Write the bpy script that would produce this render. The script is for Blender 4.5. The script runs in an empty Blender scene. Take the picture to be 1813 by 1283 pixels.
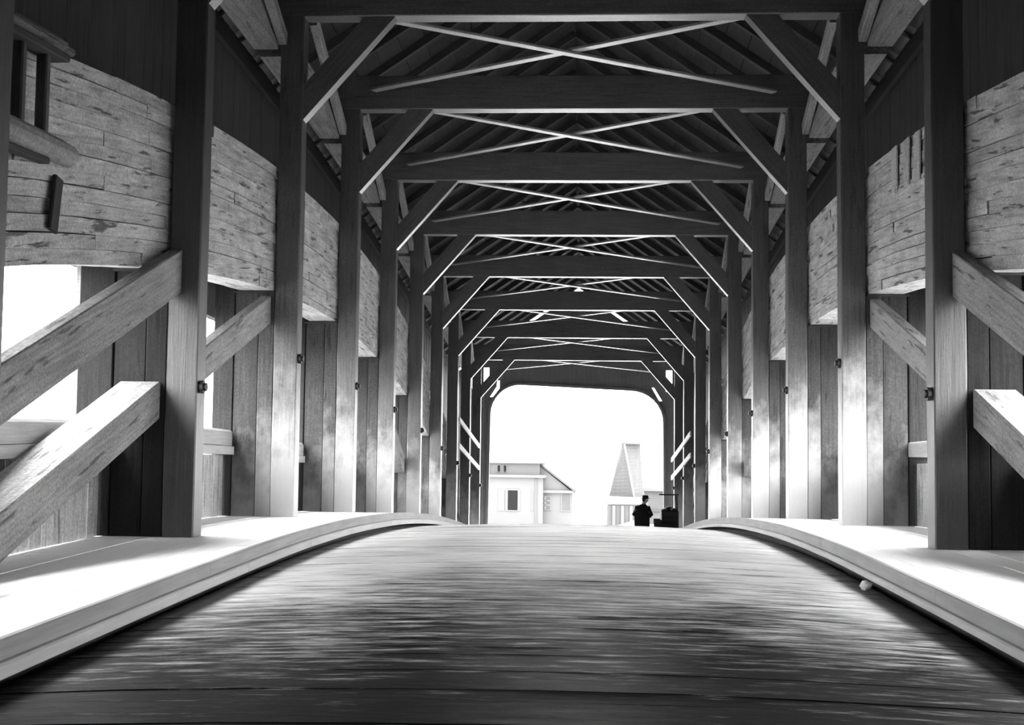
import bpy, bmesh, math, random
from mathutils import Vector, Matrix
from mathutils.geometry import tessellate_polygon

random.seed(7)
SC = bpy.context.scene
COL = SC.collection

# ------------------------------------------------------------------ camera
PITCH, YAW, ROLL, CX, FPX = .0665, -.0554, .0122, .2436, 2300.0
cp, sp, cy, sy, cr, sr = (math.cos(PITCH), math.sin(PITCH), math.cos(YAW), math.sin(YAW),
                          math.cos(ROLL), math.sin(ROLL))
fwd = Vector((sy * cp, cy * cp, sp))
rgt = Vector((cy, -sy, 0))
upv = rgt.cross(fwd)
r2, u2 = rgt * cr + upv * sr, -rgt * sr + upv * cr
cam_d = bpy.data.cameras.new('camera')
cam = bpy.data.objects.new('camera', cam_d)
COL.objects.link(cam)
cam.matrix_world = Matrix(((r2.x, u2.x, -fwd.x, CX), (r2.y, u2.y, -fwd.y, 0), (r2.z, u2.z, -fwd.z, 0), (0, 0, 0, 1)))
cam_d.sensor_width = 36
cam_d.lens = FPX / 1813 * 36
cam_d.clip_start = .05
cam_d.clip_end = 2000
SC.camera = cam

# ------------------------------------------------------------------ sky, exposure
world = bpy.data.worlds.new('sky')
SC.world = world
world.use_nodes = True
wn = world.node_tree
bg = wn.nodes['Background']
# overcast sky, three times as bright overhead as at the horizon
_tc = wn.nodes.new('ShaderNodeTexCoord')
_sx = wn.nodes.new('ShaderNodeSeparateXYZ')
_mr = wn.nodes.new('ShaderNodeMapRange')
_mr.inputs['From Min'].default_value = 0
_mr.inputs['From Max'].default_value = 1
_mr.inputs['To Min'].default_value = .43
_mr.inputs['To Max'].default_value = 1.29
wn.links.new(_tc.outputs['Generated'], _sx.inputs[0])
wn.links.new(_sx.outputs[2], _mr.inputs[0])
wn.links.new(_mr.outputs[0], bg.inputs[1])
bg.inputs[0].default_value = (1, 1, 1, 1)
SC.view_settings.view_transform = 'Standard'
SC.view_settings.look = 'None'
SC.view_settings.gamma = 1
SC.view_settings.use_curve_mapping = False
SC.view_settings.exposure = 4.8
try:
    SC.cycles.use_denoising = True
    SC.cycles.max_bounces = 10
    SC.cycles.diffuse_bounces = 6
    SC.cycles.sample_clamp_indirect = 8
except Exception:
    pass

# ------------------------------------------------------------------ bridge geometry
D0, S = 8.5824, 4.6419
FY = [D0 + n * S for n in range(11)]            # front faces of the frames; FY[10] is the far portal
_TY = [-26, -12, -4, 0, 4, 6.7, 8.6, 10.2, 13.2, 15, 17.9, 22.5, 27.15, 31.8, 36.4, 41.1, 45.7, 50.4, 55, 60]
_TZ = [-3.4, -2.05, -1.5, -1.3, -1.13, -1.06, -1.02, -.99, -.945, -.94, -.975, -1.13, -1.40, -1.77, -2.2, -2.66, -3.14, -3.62, -4.12, -4.65]


def deck(y):
    """height of the side walks over the eye, a smooth camber"""
    T, Z = _TY, _TZ
    if y <= T[0]:
        return Z[0]
    if y >= T[-1]:
        return Z[-1]
    i = max(k for k in range(len(T) - 1) if T[k] <= y)

    def m(k):
        k0, k1 = max(k - 1, 0), min(k + 1, len(T) - 1)
        return (Z[k1] - Z[k0]) / (T[k1] - T[k0])
    h = T[i + 1] - T[i]
    t = (y - T[i]) / h
    return ((2 * t**3 - 3 * t**2 + 1) * Z[i] + (t**3 - 2 * t**2 + t) * h * m(i)
            + (-2 * t**3 + 3 * t**2) * Z[i + 1] + (t**3 - t**2) * h * m(i + 1))


TIE = [deck(y) + 7.05 for y in FY]              # under side of each tie beam
TIE[1:10] = [6.14, 6.085, 5.98, 5.68, 5.29, 4.87, 4.43, 3.94, 3.46]


def tiez(y):
    return deck(y) + 7.06


# ------------------------------------------------------------------ materials
def nodes(name):
    m = bpy.data.materials.new(name)
    m.use_nodes = True
    nt = m.node_tree
    return m, nt, nt.nodes['Principled BSDF'], lambda t, **k: mk(nt, t, **k)


def mk(nt, t, **k):
    n = nt.nodes.new(t)
    for a, v in k.items():
        setattr(n, a, v)
    return n


def wood(name, lo, hi, rough=.8, spec=.25, grain=(1.2, 26, 26), patch=.5, bump=.35, vary=.12, splash_light=None, crack=0.0):
    """weathered timber: grain along local X, blotches, a different shade for every piece.
    splash_light = (height, softness, shade): floor-bounced light and splash stains painted as one ragged pale foot on the boards"""
    m, nt, bs, N = nodes(name)
    L = nt.links.new
    tc, oi = N('ShaderNodeTexCoord'), N('ShaderNodeObjectInfo')
    off = N('ShaderNodeVectorMath', operation='MULTIPLY_ADD')
    off.inputs[1].default_value = (37, 19, 53)
    L(oi.outputs['Random'], off.inputs[0])
    L(tc.outputs['Object'], off.inputs[2])
    mp = N('ShaderNodeMapping')
    mp.inputs['Scale'].default_value = grain
    L(off.outputs[0], mp.inputs[0])
    gr = N('ShaderNodeTexNoise')
    gr.inputs['Scale'].default_value = 1.0
    gr.inputs['Detail'].default_value = 6
    gr.inputs['Roughness'].default_value = .68
    L(mp.outputs[0], gr.inputs['Vector'])
    bl = N('ShaderNodeTexNoise')
    bl.inputs['Scale'].default_value = 1.7
    bl.inputs['Detail'].default_value = 5
    bl.inputs['Roughness'].default_value = .62
    L(off.outputs[0], bl.inputs['Vector'])
    mx = N('ShaderNodeMath', operation='MULTIPLY_ADD')
    mx.inputs[1].default_value = patch
    L(bl.outputs[0], mx.inputs[0])
    L(gr.outputs[0], mx.inputs[2])
    vr = N('ShaderNodeMath', operation='MULTIPLY_ADD')
    vr.inputs[1].default_value = vary
    L(oi.outputs['Random'], vr.inputs[0])
    L(mx.outputs[0], vr.inputs[2])
    rp = N('ShaderNodeMapRange')
    c = .5 + patch * .5 + vary * .5
    rp.inputs['From Min'].default_value = c - .24
    rp.inputs['From Max'].default_value = c + .24
    rp.inputs['To Min'].default_value = lo
    rp.inputs['To Max'].default_value = hi
    L(vr.outputs[0], rp.inputs[0])
    out = rp.outputs[0]
    if crack:
        cm = N('ShaderNodeMapping')
        cm.inputs['Scale'].default_value = (1.5, 13, 13)
        L(off.outputs[0], cm.inputs[0])
        cn = N('ShaderNodeTexNoise')
        cn.inputs['Scale'].default_value = 1.1
        cn.inputs['Detail'].default_value = 4
        cn.inputs['Roughness'].default_value = .55
        L(cm.outputs[0], cn.inputs['Vector'])
        cq = N('ShaderNodeMapRange')
        cq.inputs['From Min'].default_value = .60
        cq.inputs['From Max'].default_value = .66
        cq.inputs['To Min'].default_value = 1
        cq.inputs['To Max'].default_value = 1 - crack
        L(cn.outputs[0], cq.inputs[0])
        fn = N('ShaderNodeTexNoise')
        fn.inputs['Scale'].default_value = 38
        fn.inputs['Detail'].default_value = 3
        L(off.outputs[0], fn.inputs['Vector'])
        fq = N('ShaderNodeMapRange')
        fq.inputs['From Min'].default_value = .3
        fq.inputs['From Max'].default_value = .7
        fq.inputs['To Min'].default_value = .72
        fq.inputs['To Max'].default_value = 1.28
        L(fn.outputs[0], fq.inputs[0])
        c1 = N('ShaderNodeMath', operation='MULTIPLY')
        L(out, c1.inputs[0])
        L(cq.outputs[0], c1.inputs[1])
        c2 = N('ShaderNodeMath', operation='MULTIPLY')
        L(c1.outputs[0], c2.inputs[0])
        L(fq.outputs[0], c2.inputs[1])
        out = c2.outputs[0]
    if splash_light:
        h, soft, shade = splash_light
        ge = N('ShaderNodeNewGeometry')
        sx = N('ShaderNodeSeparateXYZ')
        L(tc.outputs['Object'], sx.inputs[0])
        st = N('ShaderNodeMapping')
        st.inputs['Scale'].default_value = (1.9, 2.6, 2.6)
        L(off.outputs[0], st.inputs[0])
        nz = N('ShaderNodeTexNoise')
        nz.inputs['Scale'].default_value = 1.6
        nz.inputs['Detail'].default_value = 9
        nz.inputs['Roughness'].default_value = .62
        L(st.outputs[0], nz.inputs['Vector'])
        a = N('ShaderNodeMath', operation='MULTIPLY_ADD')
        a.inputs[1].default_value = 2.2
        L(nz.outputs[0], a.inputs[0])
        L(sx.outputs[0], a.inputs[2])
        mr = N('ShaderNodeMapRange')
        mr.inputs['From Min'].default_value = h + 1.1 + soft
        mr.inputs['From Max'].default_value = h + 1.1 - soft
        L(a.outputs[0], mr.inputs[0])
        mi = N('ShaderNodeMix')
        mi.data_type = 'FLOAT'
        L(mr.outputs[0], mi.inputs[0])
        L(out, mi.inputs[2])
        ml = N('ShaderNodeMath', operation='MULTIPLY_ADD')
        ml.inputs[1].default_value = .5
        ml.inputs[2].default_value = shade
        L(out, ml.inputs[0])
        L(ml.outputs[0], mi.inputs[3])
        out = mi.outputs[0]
    cc = N('ShaderNodeCombineColor')
    for i in range(3):
        L(out, cc.inputs[i])
    L(cc.outputs[0], bs.inputs['Base Color'])
    bs.inputs['Roughness'].default_value = rough
    bs.inputs['Specular IOR Level'].default_value = spec
    bp = N('ShaderNodeBump')
    bp.inputs['Strength'].default_value = bump
    bp.inputs['Distance'].default_value = .012
    L(gr.outputs[0], bp.inputs['Height'])
    L(bp.outputs[0], bs.inputs['Normal'])
    return m


def plain(name, v, rough=.8, spec=.2, noise=.15, scale=6.0):
    m, nt, bs, N = nodes(name)
    L = nt.links.new
    tc = N('ShaderNodeTexCoord')
    nz = N('ShaderNodeTexNoise')
    nz.inputs['Scale'].default_value = scale
    nz.inputs['Detail'].default_value = 5
    L(tc.outputs['Object'], nz.inputs['Vector'])
    mr = N('ShaderNodeMapRange')
    mr.inputs['From Min'].default_value = .25
    mr.inputs['From Max'].default_value = .75
    mr.inputs['To Min'].default_value = v * (1 - noise)
    mr.inputs['To Max'].default_value = v * (1 + noise)
    L(nz.outputs[0], mr.inputs[0])
    cc = N('ShaderNodeCombineColor')
    for i in range(3):
        L(mr.outputs[0], cc.inputs[i])
    L(cc.outputs[0], bs.inputs['Base Color'])
    bs.inputs['Roughness'].default_value = rough
    bs.inputs['Specular IOR Level'].default_value = spec
    return m


M = {}
M['post'] = wood('post_timber', .035, .09, rough=.42, spec=.8, splash_light=(-2.2, .7, .33), crack=.5)
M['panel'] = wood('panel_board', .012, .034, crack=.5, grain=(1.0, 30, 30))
M['panel_in'] = wood('inner_panel_board', .03, .075, grain=(1.0, 30, 30), splash_light=(-.55, .7, .25), crack=.5)
M['post_splash_lit'] = wood('splash_lit_post_timber', .035, .09, rough=.42, spec=.8, splash_light=(-1.8, .7, .4), crack=.5)  # paler foot: light bounced off the floor painted in with splash stains
M['panel_splash_lit'] = wood('splash_lit_panel_board', .03, .075, grain=(1.0, 30, 30), splash_light=(-.25, .75, .32), crack=.5)
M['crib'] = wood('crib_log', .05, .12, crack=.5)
M['panel_mid'] = wood('middle_panel_board', .022, .06, grain=(1.0, 30, 30), splash_light=(-1.0, .6, .18), crack=.5)
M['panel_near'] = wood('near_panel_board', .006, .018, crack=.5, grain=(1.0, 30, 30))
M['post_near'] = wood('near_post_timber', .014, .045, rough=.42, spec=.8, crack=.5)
M['tie'] = wood('tie_timber', 0.04, 0.1, rough=.43, spec=.75, crack=.4)
M['knee'] = wood('knee_timber', 0.04, 0.09, rough=.43, spec=.75, crack=.4)
M['wind'] = wood('wind_brace_timber', 0.2, 0.32, rough=.43, spec=.75, crack=.4)
M['chord'] = wood('chord_timber', 0.14, 0.3, crack=.5)
M['arch'] = wood('arch_plank', 0.24, 0.56, crack=.75, grain=(1.6, 22, 22), patch=.8, bump=.5, vary=.06)
M['brace'] = wood('brace_timber', 0.16, 0.34, crack=.6)
M['rail'] = wood('rail_log', 0.3, 0.5)
M['siding'] = wood('siding_board', 0.02, 0.045)
M['parapet'] = wood('parapet_board', .24, .55, crack=.5, patch=.7)
M['roof'] = wood('roof_board', 0.02, 0.04)
M['rafter'] = wood('rafter_timber', 0.03, 0.07)
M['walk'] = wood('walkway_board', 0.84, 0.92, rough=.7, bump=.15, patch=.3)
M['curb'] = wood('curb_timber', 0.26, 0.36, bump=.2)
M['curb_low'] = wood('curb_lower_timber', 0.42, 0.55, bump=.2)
M['portal'] = wood('portal_board', 0.08, 0.14)
M['iron'] = plain('iron', .03, .5)
M['girt'] = wood('girt_board', .7, .85)


def road_mat():
    m, nt, bs, N = nodes('road_plank')
    L = nt.links.new
    tc = N('ShaderNodeNewGeometry')
    mp = N('ShaderNodeMapping')
    mp.inputs['Scale'].default_value = (1.1, 6, 1)
    L(tc.outputs['Position'], mp.inputs[0])
    a = N('ShaderNodeTexNoise')
    a.inputs['Scale'].default_value = 1.6
    a.inputs['Detail'].default_value = 9
    a.inputs['Roughness'].default_value = .72
    L(mp.outputs[0], a.inputs['Vector'])
    b = N('ShaderNodeTexNoise')
    b.inputs['Scale'].default_value = .5
    b.inputs['Detail'].default_value = 4
    L(tc.outputs['Position'], b.inputs['Vector'])
    ad = N('ShaderNodeMath', operation='MULTIPLY_ADD')
    ad.inputs[1].default_value = .6
    L(b.outputs[0], ad.inputs[0])
    L(a.outputs[0], ad.inputs[2])
    mr = N('ShaderNodeMapRange')
    mr.inputs['From Min'].default_value = .62
    mr.inputs['From Max'].default_value = .98
    mr.inputs['To Min'].default_value = .26
    mr.inputs['To Max'].default_value = .64
    L(ad.outputs[0], mr.inputs[0])
    # gloom of the near end painted into the road colour, mixed with dirt streaks
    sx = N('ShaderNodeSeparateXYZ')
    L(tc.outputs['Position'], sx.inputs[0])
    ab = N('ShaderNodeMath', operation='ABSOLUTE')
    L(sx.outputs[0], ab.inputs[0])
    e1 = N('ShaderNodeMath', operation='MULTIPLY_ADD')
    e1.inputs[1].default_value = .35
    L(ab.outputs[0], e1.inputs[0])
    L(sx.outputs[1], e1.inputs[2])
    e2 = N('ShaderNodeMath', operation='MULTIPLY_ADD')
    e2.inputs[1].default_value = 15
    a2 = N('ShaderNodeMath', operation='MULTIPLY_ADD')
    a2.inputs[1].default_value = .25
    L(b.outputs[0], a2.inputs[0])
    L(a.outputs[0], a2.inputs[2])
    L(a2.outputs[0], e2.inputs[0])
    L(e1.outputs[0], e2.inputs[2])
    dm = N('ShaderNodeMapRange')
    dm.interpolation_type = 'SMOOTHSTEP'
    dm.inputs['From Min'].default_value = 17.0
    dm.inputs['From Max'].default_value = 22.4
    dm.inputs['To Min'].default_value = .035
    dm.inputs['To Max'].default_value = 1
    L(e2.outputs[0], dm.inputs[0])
    # shade beside the curbs painted into the gutter colour, along with dirt
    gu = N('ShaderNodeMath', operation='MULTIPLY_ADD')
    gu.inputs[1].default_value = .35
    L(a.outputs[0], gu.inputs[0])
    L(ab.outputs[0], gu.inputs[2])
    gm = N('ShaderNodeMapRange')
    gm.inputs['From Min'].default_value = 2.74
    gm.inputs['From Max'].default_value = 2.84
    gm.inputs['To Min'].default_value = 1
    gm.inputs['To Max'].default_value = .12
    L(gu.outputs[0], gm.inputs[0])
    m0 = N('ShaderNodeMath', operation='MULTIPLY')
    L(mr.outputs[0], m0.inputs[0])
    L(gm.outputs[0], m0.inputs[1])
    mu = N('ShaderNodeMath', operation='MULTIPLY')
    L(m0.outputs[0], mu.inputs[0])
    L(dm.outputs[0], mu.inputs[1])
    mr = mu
    cc = N('ShaderNodeCombineColor')
    for i in range(3):
        L(mr.outputs[0], cc.inputs[i])
    L(cc.outputs[0], bs.inputs['Base Color'])
    rr = N('ShaderNodeMapRange')
    rr.inputs['From Min'].default_value = .3
    rr.inputs['From Max'].default_value = .7
    rr.inputs['To Min'].default_value = .36
    rr.inputs['To Max'].default_value = .62
    L(a.outputs[0], rr.inputs[0])
    L(rr.outputs[0], bs.inputs['Roughness'])
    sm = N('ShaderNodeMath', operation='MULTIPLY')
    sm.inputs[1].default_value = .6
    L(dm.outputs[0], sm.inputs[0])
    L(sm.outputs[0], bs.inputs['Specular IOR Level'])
    bp = N('ShaderNodeBump')
    bp.inputs['Strength'].default_value = .5
    bp.inputs['Distance'].default_value = .02
    L(a.outputs[0], bp.inputs['Height'])
    L(bp.outputs[0], bs.inputs['Normal'])
    return m


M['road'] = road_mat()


# ------------------------------------------------------------------ object helpers
def tag(o, label=None, cat=None, group=None, kind=None):
    if label:
        o['label'] = label
    if cat:
        o['category'] = cat
    if group:
        o['group'] = group
    if kind:
        o['kind'] = kind
    return o


def empty(name, loc, label=None, cat=None, group=None, kind=None):
    o = bpy.data.objects.new(name, None)
    o.empty_display_size = .2
    COL.objects.link(o)
    o.location = loc
    o.matrix_world = Matrix.Translation(loc)
    return tag(o, label, cat, group, kind)


def place(name, me, mat, mw, parent=None):
    o = bpy.data.objects.new(name, me)
    COL.objects.link(o)
    if mat and not me.materials:
        me.materials.append(mat)
    if parent:
        o.parent = parent
        o.matrix_parent_inverse = parent.matrix_world.inverted()
    o.matrix_world = mw
    if parent:
        o.matrix_basis = mw
    return o


def frame(loc, along=(0, 1, 0), up=(0, 0, 1)):
    x = Vector(along).normalized()
    z = Vector(up)
    z = (z - x * z.dot(x))
    if z.length < 1e-4:
        z = Vector((0, 1, 0))
    z.normalize()
    y = z.cross(x)
    return Matrix(((x.x, y.x, z.x, loc[0]), (x.y, y.y, z.y, loc[1]), (x.z, y.z, z.z, loc[2]), (0, 0, 0, 1)))


def world_mesh(name, verts, faces, mat, parent=None, along=(0, 1, 0), origin=None, up=(0, 0, 1), smooth=False):
    """a mesh given in world coordinates, its own origin and its grain along `along`"""
    if origin is None:
        n = len(verts)
        origin = (sum(v[0] for v in verts) / n, sum(v[1] for v in verts) / n, sum(v[2] for v in verts) / n)
    mw = frame(origin, along, up)
    inv = mw.inverted()
    me = bpy.data.meshes.new(name)
    me.from_pydata([inv @ Vector(v) for v in verts], [], faces)
    me.validate()
    bm = bmesh.new()
    bm.from_mesh(me)
    bmesh.ops.recalc_face_normals(bm, faces=bm.faces)
    bm.to_mesh(me)
    bm.free()
    if smooth:
        for p in me.polygons:
            p.use_smooth = True
    return place(name, me, mat, mw, parent)


_cache = {}


def ring(w, h, b):
    w, h = w / 2, h / 2
    return [(-w + b, -h), (w - b, -h), (w, -h + b), (w, h - b), (w - b, h), (-w + b, h), (-w, h - b), (-w, -h + b)]


def timber_mesh(L, w, h, b=.012, n=1, jit=0, matkey=''):
    key = (round(L, 3), round(w, 3), round(h, 3), b, n, jit, matkey)
    if key in _cache and not jit:
        return _cache[key]
    vs, fs = [], []
    for i in range(n + 1):
        x = -L / 2 + L * i / n
        for (y, z) in ring(w, h, b):
            j = jit if 0 < i < n else 0
            vs.append((x, y + random.uniform(-j, j), z + random.uniform(-j, j)))
    for i in range(n):
        for k in range(8):
            a, c = i * 8 + k, i * 8 + (k + 1) % 8
            fs.append((a, c, c + 8, a + 8))
    fs.append(tuple(range(7, -1, -1)))
    fs.append(tuple(n * 8 + k for k in range(8)))
    me = bpy.data.meshes.new('timber')
    me.from_pydata(vs, [], fs)
    _cache[key] = me
    return me


def beam(name, p0, p1, w, h, mat, parent=None, up=(0, 0, 1), b=.012, n=1, jit=0):
    """squared timber from p0 to p1 (centre line), w across, h along `up`"""
    p0, p1 = Vector(p0), Vector(p1)
    me = timber_mesh((p1 - p0).length, w, h, b, n, jit, mat.name)
    me.name = name
    return place(name, me, mat, frame((p0 + p1) / 2, p1 - p0, up), parent)


def block(name, x0, x1, y0, y1, z0, z1, mat, parent=None, b=.01, grain='z', jit=0, n=1):
    c = ((x0 + x1) / 2, (y0 + y1) / 2, (z0 + z1) / 2)
    if grain == 'z':
        return beam(name, (c[0], c[1], z0), (c[0], c[1], z1), abs(x1 - x0), y1 - y0, mat, parent, (0, 1, 0), b, n, jit)
    if grain == 'x':
        return beam(name, (x0, c[1], c[2]), (x1, c[1], c[2]), y1 - y0, z1 - z0, mat, parent, (0, 0, 1), b, n, jit)
    return beam(name, (c[0], y0, c[2]), (c[0], y1, c[2]), abs(x1 - x0), z1 - z0, mat, parent, (0, 0, 1), b, n, jit)


def sweep(name, y0, y1, xa, xb, zlo, zhi, mat, parent=None, seg=4, b=0.0, zf=deck):
    """board following the camber from y0 to y1, between zf+zlo and zf+zhi"""
    vs, fs = [], []
    pr = [(xa, zlo), (xb, zlo), (xb, zhi), (xa, zhi)] if b == 0 else \
         [(xa, zlo), (xb, zlo), (xb, zhi - b), (xb + (b if xa > xb else -b), zhi), (xa + (-b if xa > xb else b), zhi), (xa, zhi - b)]
    k = len(pr)
    for i in range(seg + 1):
        y = y0 + (y1 - y0) * i / seg
        z = zf(y)
        vs += [(x, y, z + dz) for x, dz in pr]
    for i in range(seg):
        for j in range(k):
            a, c = i * k + j, i * k + (j + 1) % k
            fs.append((a, c, c + k, a + k))
    fs += [tuple(range(k)), tuple(seg * k + j for j in range(k))]
    ym = (y0 + y1) / 2
    return world_mesh(name, vs, fs, mat, parent, (0, y1 - y0, zf(y1) - zf(y0)), ((xa + xb) / 2, ym, zf(ym) + (zlo + zhi) / 2))


def slab_poly(name, outer, holes, y0, y1, mat, parent=None):
    """flat plate in the XZ plane with holes, thickness y0..y1"""
    loops = [outer] + holes
    pts = [p for l in loops for p in l]
    tri = tessellate_polygon([[Vector((x, z, 0)) for x, z in l] for l in loops])
    n = len(pts)
    vs = [(x, y0, z) for x, z in pts] + [(x, y1, z) for x, z in pts]
    fs = [tuple(t) for t in tri] + [tuple(i + n for i in reversed(t)) for t in tri]
    s = 0
    for l in loops:
        k = len(l)
        fs += [(s + i, s + (i + 1) % k, s + (i + 1) % k + n, s + i + n) for i in range(k)]
        s += k
    return world_mesh(name, vs, fs, mat, parent, (0, 0, 1), up=(0, 1, 0))


def tube(pts, rads, seg=10):
    vs, fs = [], []
    pts = [Vector(p) for p in pts]
    for i, p in enumerate(pts):
        t = (pts[min(i + 1, len(pts) - 1)] - pts[max(i - 1, 0)]).normalized()
        a = t.orthogonal().normalized() if abs(t.z) > .99 else t.cross(Vector((0, 0, 1))).normalized()
        c = t.cross(a)
        for k in range(seg):
            an = 2 * math.pi * k / seg
            vs.append(tuple(p + (a * math.cos(an) + c * math.sin(an)) * rads[i]))
    for i in range(len(pts) - 1):
        for k in range(seg):
            u, v = i * seg + k, i * seg + (k + 1) % seg
            fs.append((u, v, v + seg, u + seg))
    fs += [tuple(range(seg)), tuple((len(pts) - 1) * seg + k for k in range(seg))]
    return vs, fs


ORD = ['nearest', 'second', 'third', 'fourth', 'fifth', 'sixth', 'seventh', 'eighth', 'ninth', 'tenth']
SIDES = ((-1, 'left'), (1, 'right'))

# ------------------------------------------------------------------ ground outside
gz = -11.0
world_mesh('ground', [(-700, -300, gz), (700, -300, gz), (700, 900, gz), (-700, 900, gz)], [(0, 1, 2, 3)],
           plain('dull_water', .12, .4, .3, .1, .05))
tag(bpy.data.objects['ground'], 'pale flat river surface far below the bridge', 'river', kind='structure')
v, f = [], []
bank = [(55.3, -4.32), (62, -4.75), (72, -5.25), (86, -5.5), (110, -5.6), (400, -6.5)]
for y, z in bank:
    v += [(-160, y, z), (160, y, z)]
for i in range(len(bank) - 1):
    f.append((2 * i, 2 * i + 1, 2 * i + 3, 2 * i + 2))
k = len(v)
v += [(-160, 53, -11.2), (160, 53, -11.2), (160, 400, -11.2), (-160, 400, -11.2)]
f += [(0, 1, k + 1, k), (2 * len(bank) - 2, 2 * len(bank) - 1, k + 2, k + 3)]
tag(world_mesh('bank', v, f, plain('snowy_ground', .7, .9, .1, .1, .4)), 'white open ground of the far bank beyond the portal', 'ground', kind='structure')

# ------------------------------------------------------------------ road, walks, curbs
RH = .19                                        # road lies this far under the walks
road = empty('floor', (0, 20, deck(20) - RH), 'worn dusty plank roadway humped over the bridge', 'floor', kind='structure')
y = 2.6
while y < 55:
    w = random.uniform(.23, .29)
    dz = random.uniform(-.003, .003)
    sk = random.uniform(-.004, .004)
    vs = []
    for i in range(9):
        x = -2.83 + 5.66 * i / 8
        cr_ = .08 * (1 - (x / 2.83) ** 2)       # slight crown
        for yy in (y, y + w - .002):
            z = deck(yy + .0) - RH + cr_ - .05 + dz + random.uniform(-.002, .002)
            vs += [(x, yy + sk * x / 2.8, z), (x, yy + sk * x / 2.8, z - .07)]
    fs = []
    for i in range(8):
        a = 4 * i
        fs += [(a, a + 4, a + 6, a + 2), (a + 1, a + 3, a + 7, a + 5), (a, a + 1, a + 5, a + 4), (a + 2, a + 6, a + 7, a + 3)]
    fs += [(0, 2, 3, 1), (32, 33, 35, 34)]
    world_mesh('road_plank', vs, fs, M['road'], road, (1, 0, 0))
    y += w
sweep('road_bed', -26, 55.2, -5.3, 5.3, -.5, -.36, M['siding'], road, 60)
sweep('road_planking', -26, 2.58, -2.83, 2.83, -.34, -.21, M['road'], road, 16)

for s, side in SIDES:
    wk = empty('floor_walkway', (s * 3.9, 20, deck(20)),
               'pale worn plank footwalk along the %s truss of the bridge' % side, 'walkway', kind='structure')
    xs = [2.9, 3.13, 3.38, 3.62, 3.9, 4.2, 4.5, 4.73]
    for i in range(len(xs) - 1):
        y = -26 + i * 1.3
        while y < 55:
            y1 = min(y + random.choice((4.2, 4.8, 5.4)), 55.1)
            if 55.1 - y1 < 1:
                y1 = 55.1
            dz = random.uniform(-.004, .004)
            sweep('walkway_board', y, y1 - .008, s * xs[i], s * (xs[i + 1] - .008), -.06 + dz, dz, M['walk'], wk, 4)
            y = y1
    sweep('walkway_joist', -26, 55, s * 3.0, s * 4.7, -.36, -.065, M['siding'], wk, 40)
    cb = empty('curb', (s * 2.87, 14, deck(14) - RH),
               'long two-tier timber curb between the roadway and the %s footwalk' % side, 'curb')
    y = -8
    k = 0
    while y < 55:
        y1 = min(y + random.uniform(4.0, 5.2), 55.1)
        sweep('curb_timber', y, y1 - .006, s * 2.84, s * 2.895, -.10, .012, M['curb'], cb, 5, .008)
        y2 = min(y1 + (1.1 if k % 2 else -.6), 55.1)
        sweep('curb_lower_timber', y + (0 if k == 0 else (-.6 if k % 2 else 1.1)), y2 - .006, s * 2.80, s * 2.893, -.185 if s < 0 else -.16, -.103, M['curb_low'], cb, 5, .012)
        y = y1
        k += 1

# ------------------------------------------------------------------ arches
YC, ZC = 20.5, 3.97
R = 70.0


def arch_z(y, depth):
    """height of the arch at distance `depth` inside its back"""
    r = R - depth
    d = y - YC
    return ZC - R + math.sqrt(r * r - d * d)


AX0, AX1 = 4.10, 4.58
NL, AD = 13, 1.75
for s, side in SIDES:
    ar = empty('arch', (s * 4.3, YC, ZC - AD),
               'great laminated plank arch rising and falling along the %s truss' % side, 'arch', 'laminated arches')
    t = AD / NL
    for k in range(NL):
        y = 2.0 + random.uniform(-3.5, 0)
        while y < 51:
            y1 = y + random.choice((2.4, 3.1, 3.8, 4.6))
            n = 5
            xi = AX0 + random.uniform(0, .03)
            g0, g1 = [random.choice((.0008, .001, .0015, .003, .009)) for _ in (0, 1)]
            vs, fs = [], []
            for i in range(n + 1):
                yy = y + (y1 - .012 - y) * i / n
                jt = random.uniform(-.003, .003)
                za, zb = arch_z(yy, k * t + g0) + jt, arch_z(yy, (k + 1) * t - g1) + jt
                vs += [(s * xi, yy, zb), (s * AX1, yy, zb), (s * AX1, yy, za), (s * xi, yy, za)]
            for i in range(n):
                for j in range(4):
                    a, c = i * 4 + j, i * 4 + (j + 1) % 4
                    fs.append((a, c, c + 4, a + 4))
            fs += [(0, 1, 2, 3), (4 * n, 4 * n + 1, 4 * n + 2, 4 * n + 3)]
            if min(v_[2] - deck(v_[1]) for v_ in vs) > .05:
                world_mesh('arch_plank', vs, fs, M['arch'], ar, (0, vs[-1][1] - vs[0][1], vs[-1][2] - vs[0][2]))
            y = y1
    vs, fs = [], []                             # dark core so that no light leaks through the joints
    for i in range(31):
        yy = 2 + 46 * i / 30
        za, zb = arch_z(yy, .03), arch_z(yy, AD - .03)
        zb = max(zb, deck(yy) + .02)
        za = max(za, zb + .02)
        vs += [(s * 4.17, yy, zb), (s * 4.5, yy, zb), (s * 4.5, yy, za), (s * 4.17, yy, za)]
    for i in range(30):
        for j in range(4):
            a, c = i * 4 + j, i * 4 + (j + 1) % 4
            fs.append((a, c, c + 4, a + 4))
    fs += [(0, 1, 2, 3), (120, 121, 122, 123)]
    world_mesh('arch_core', vs, fs, M['siding'], ar, (0, 1, 0))
    if s > 0:                                   # short battens bolted over the arch's back
        for yy in (15.0, 15.5, 16.1):
            z1 = arch_z(yy, 0)
            o = block('batten', s * 4.08, s * 4.105, yy, yy + .26, z1 - .6, z1 - .02, M['arch'], ar)

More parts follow.
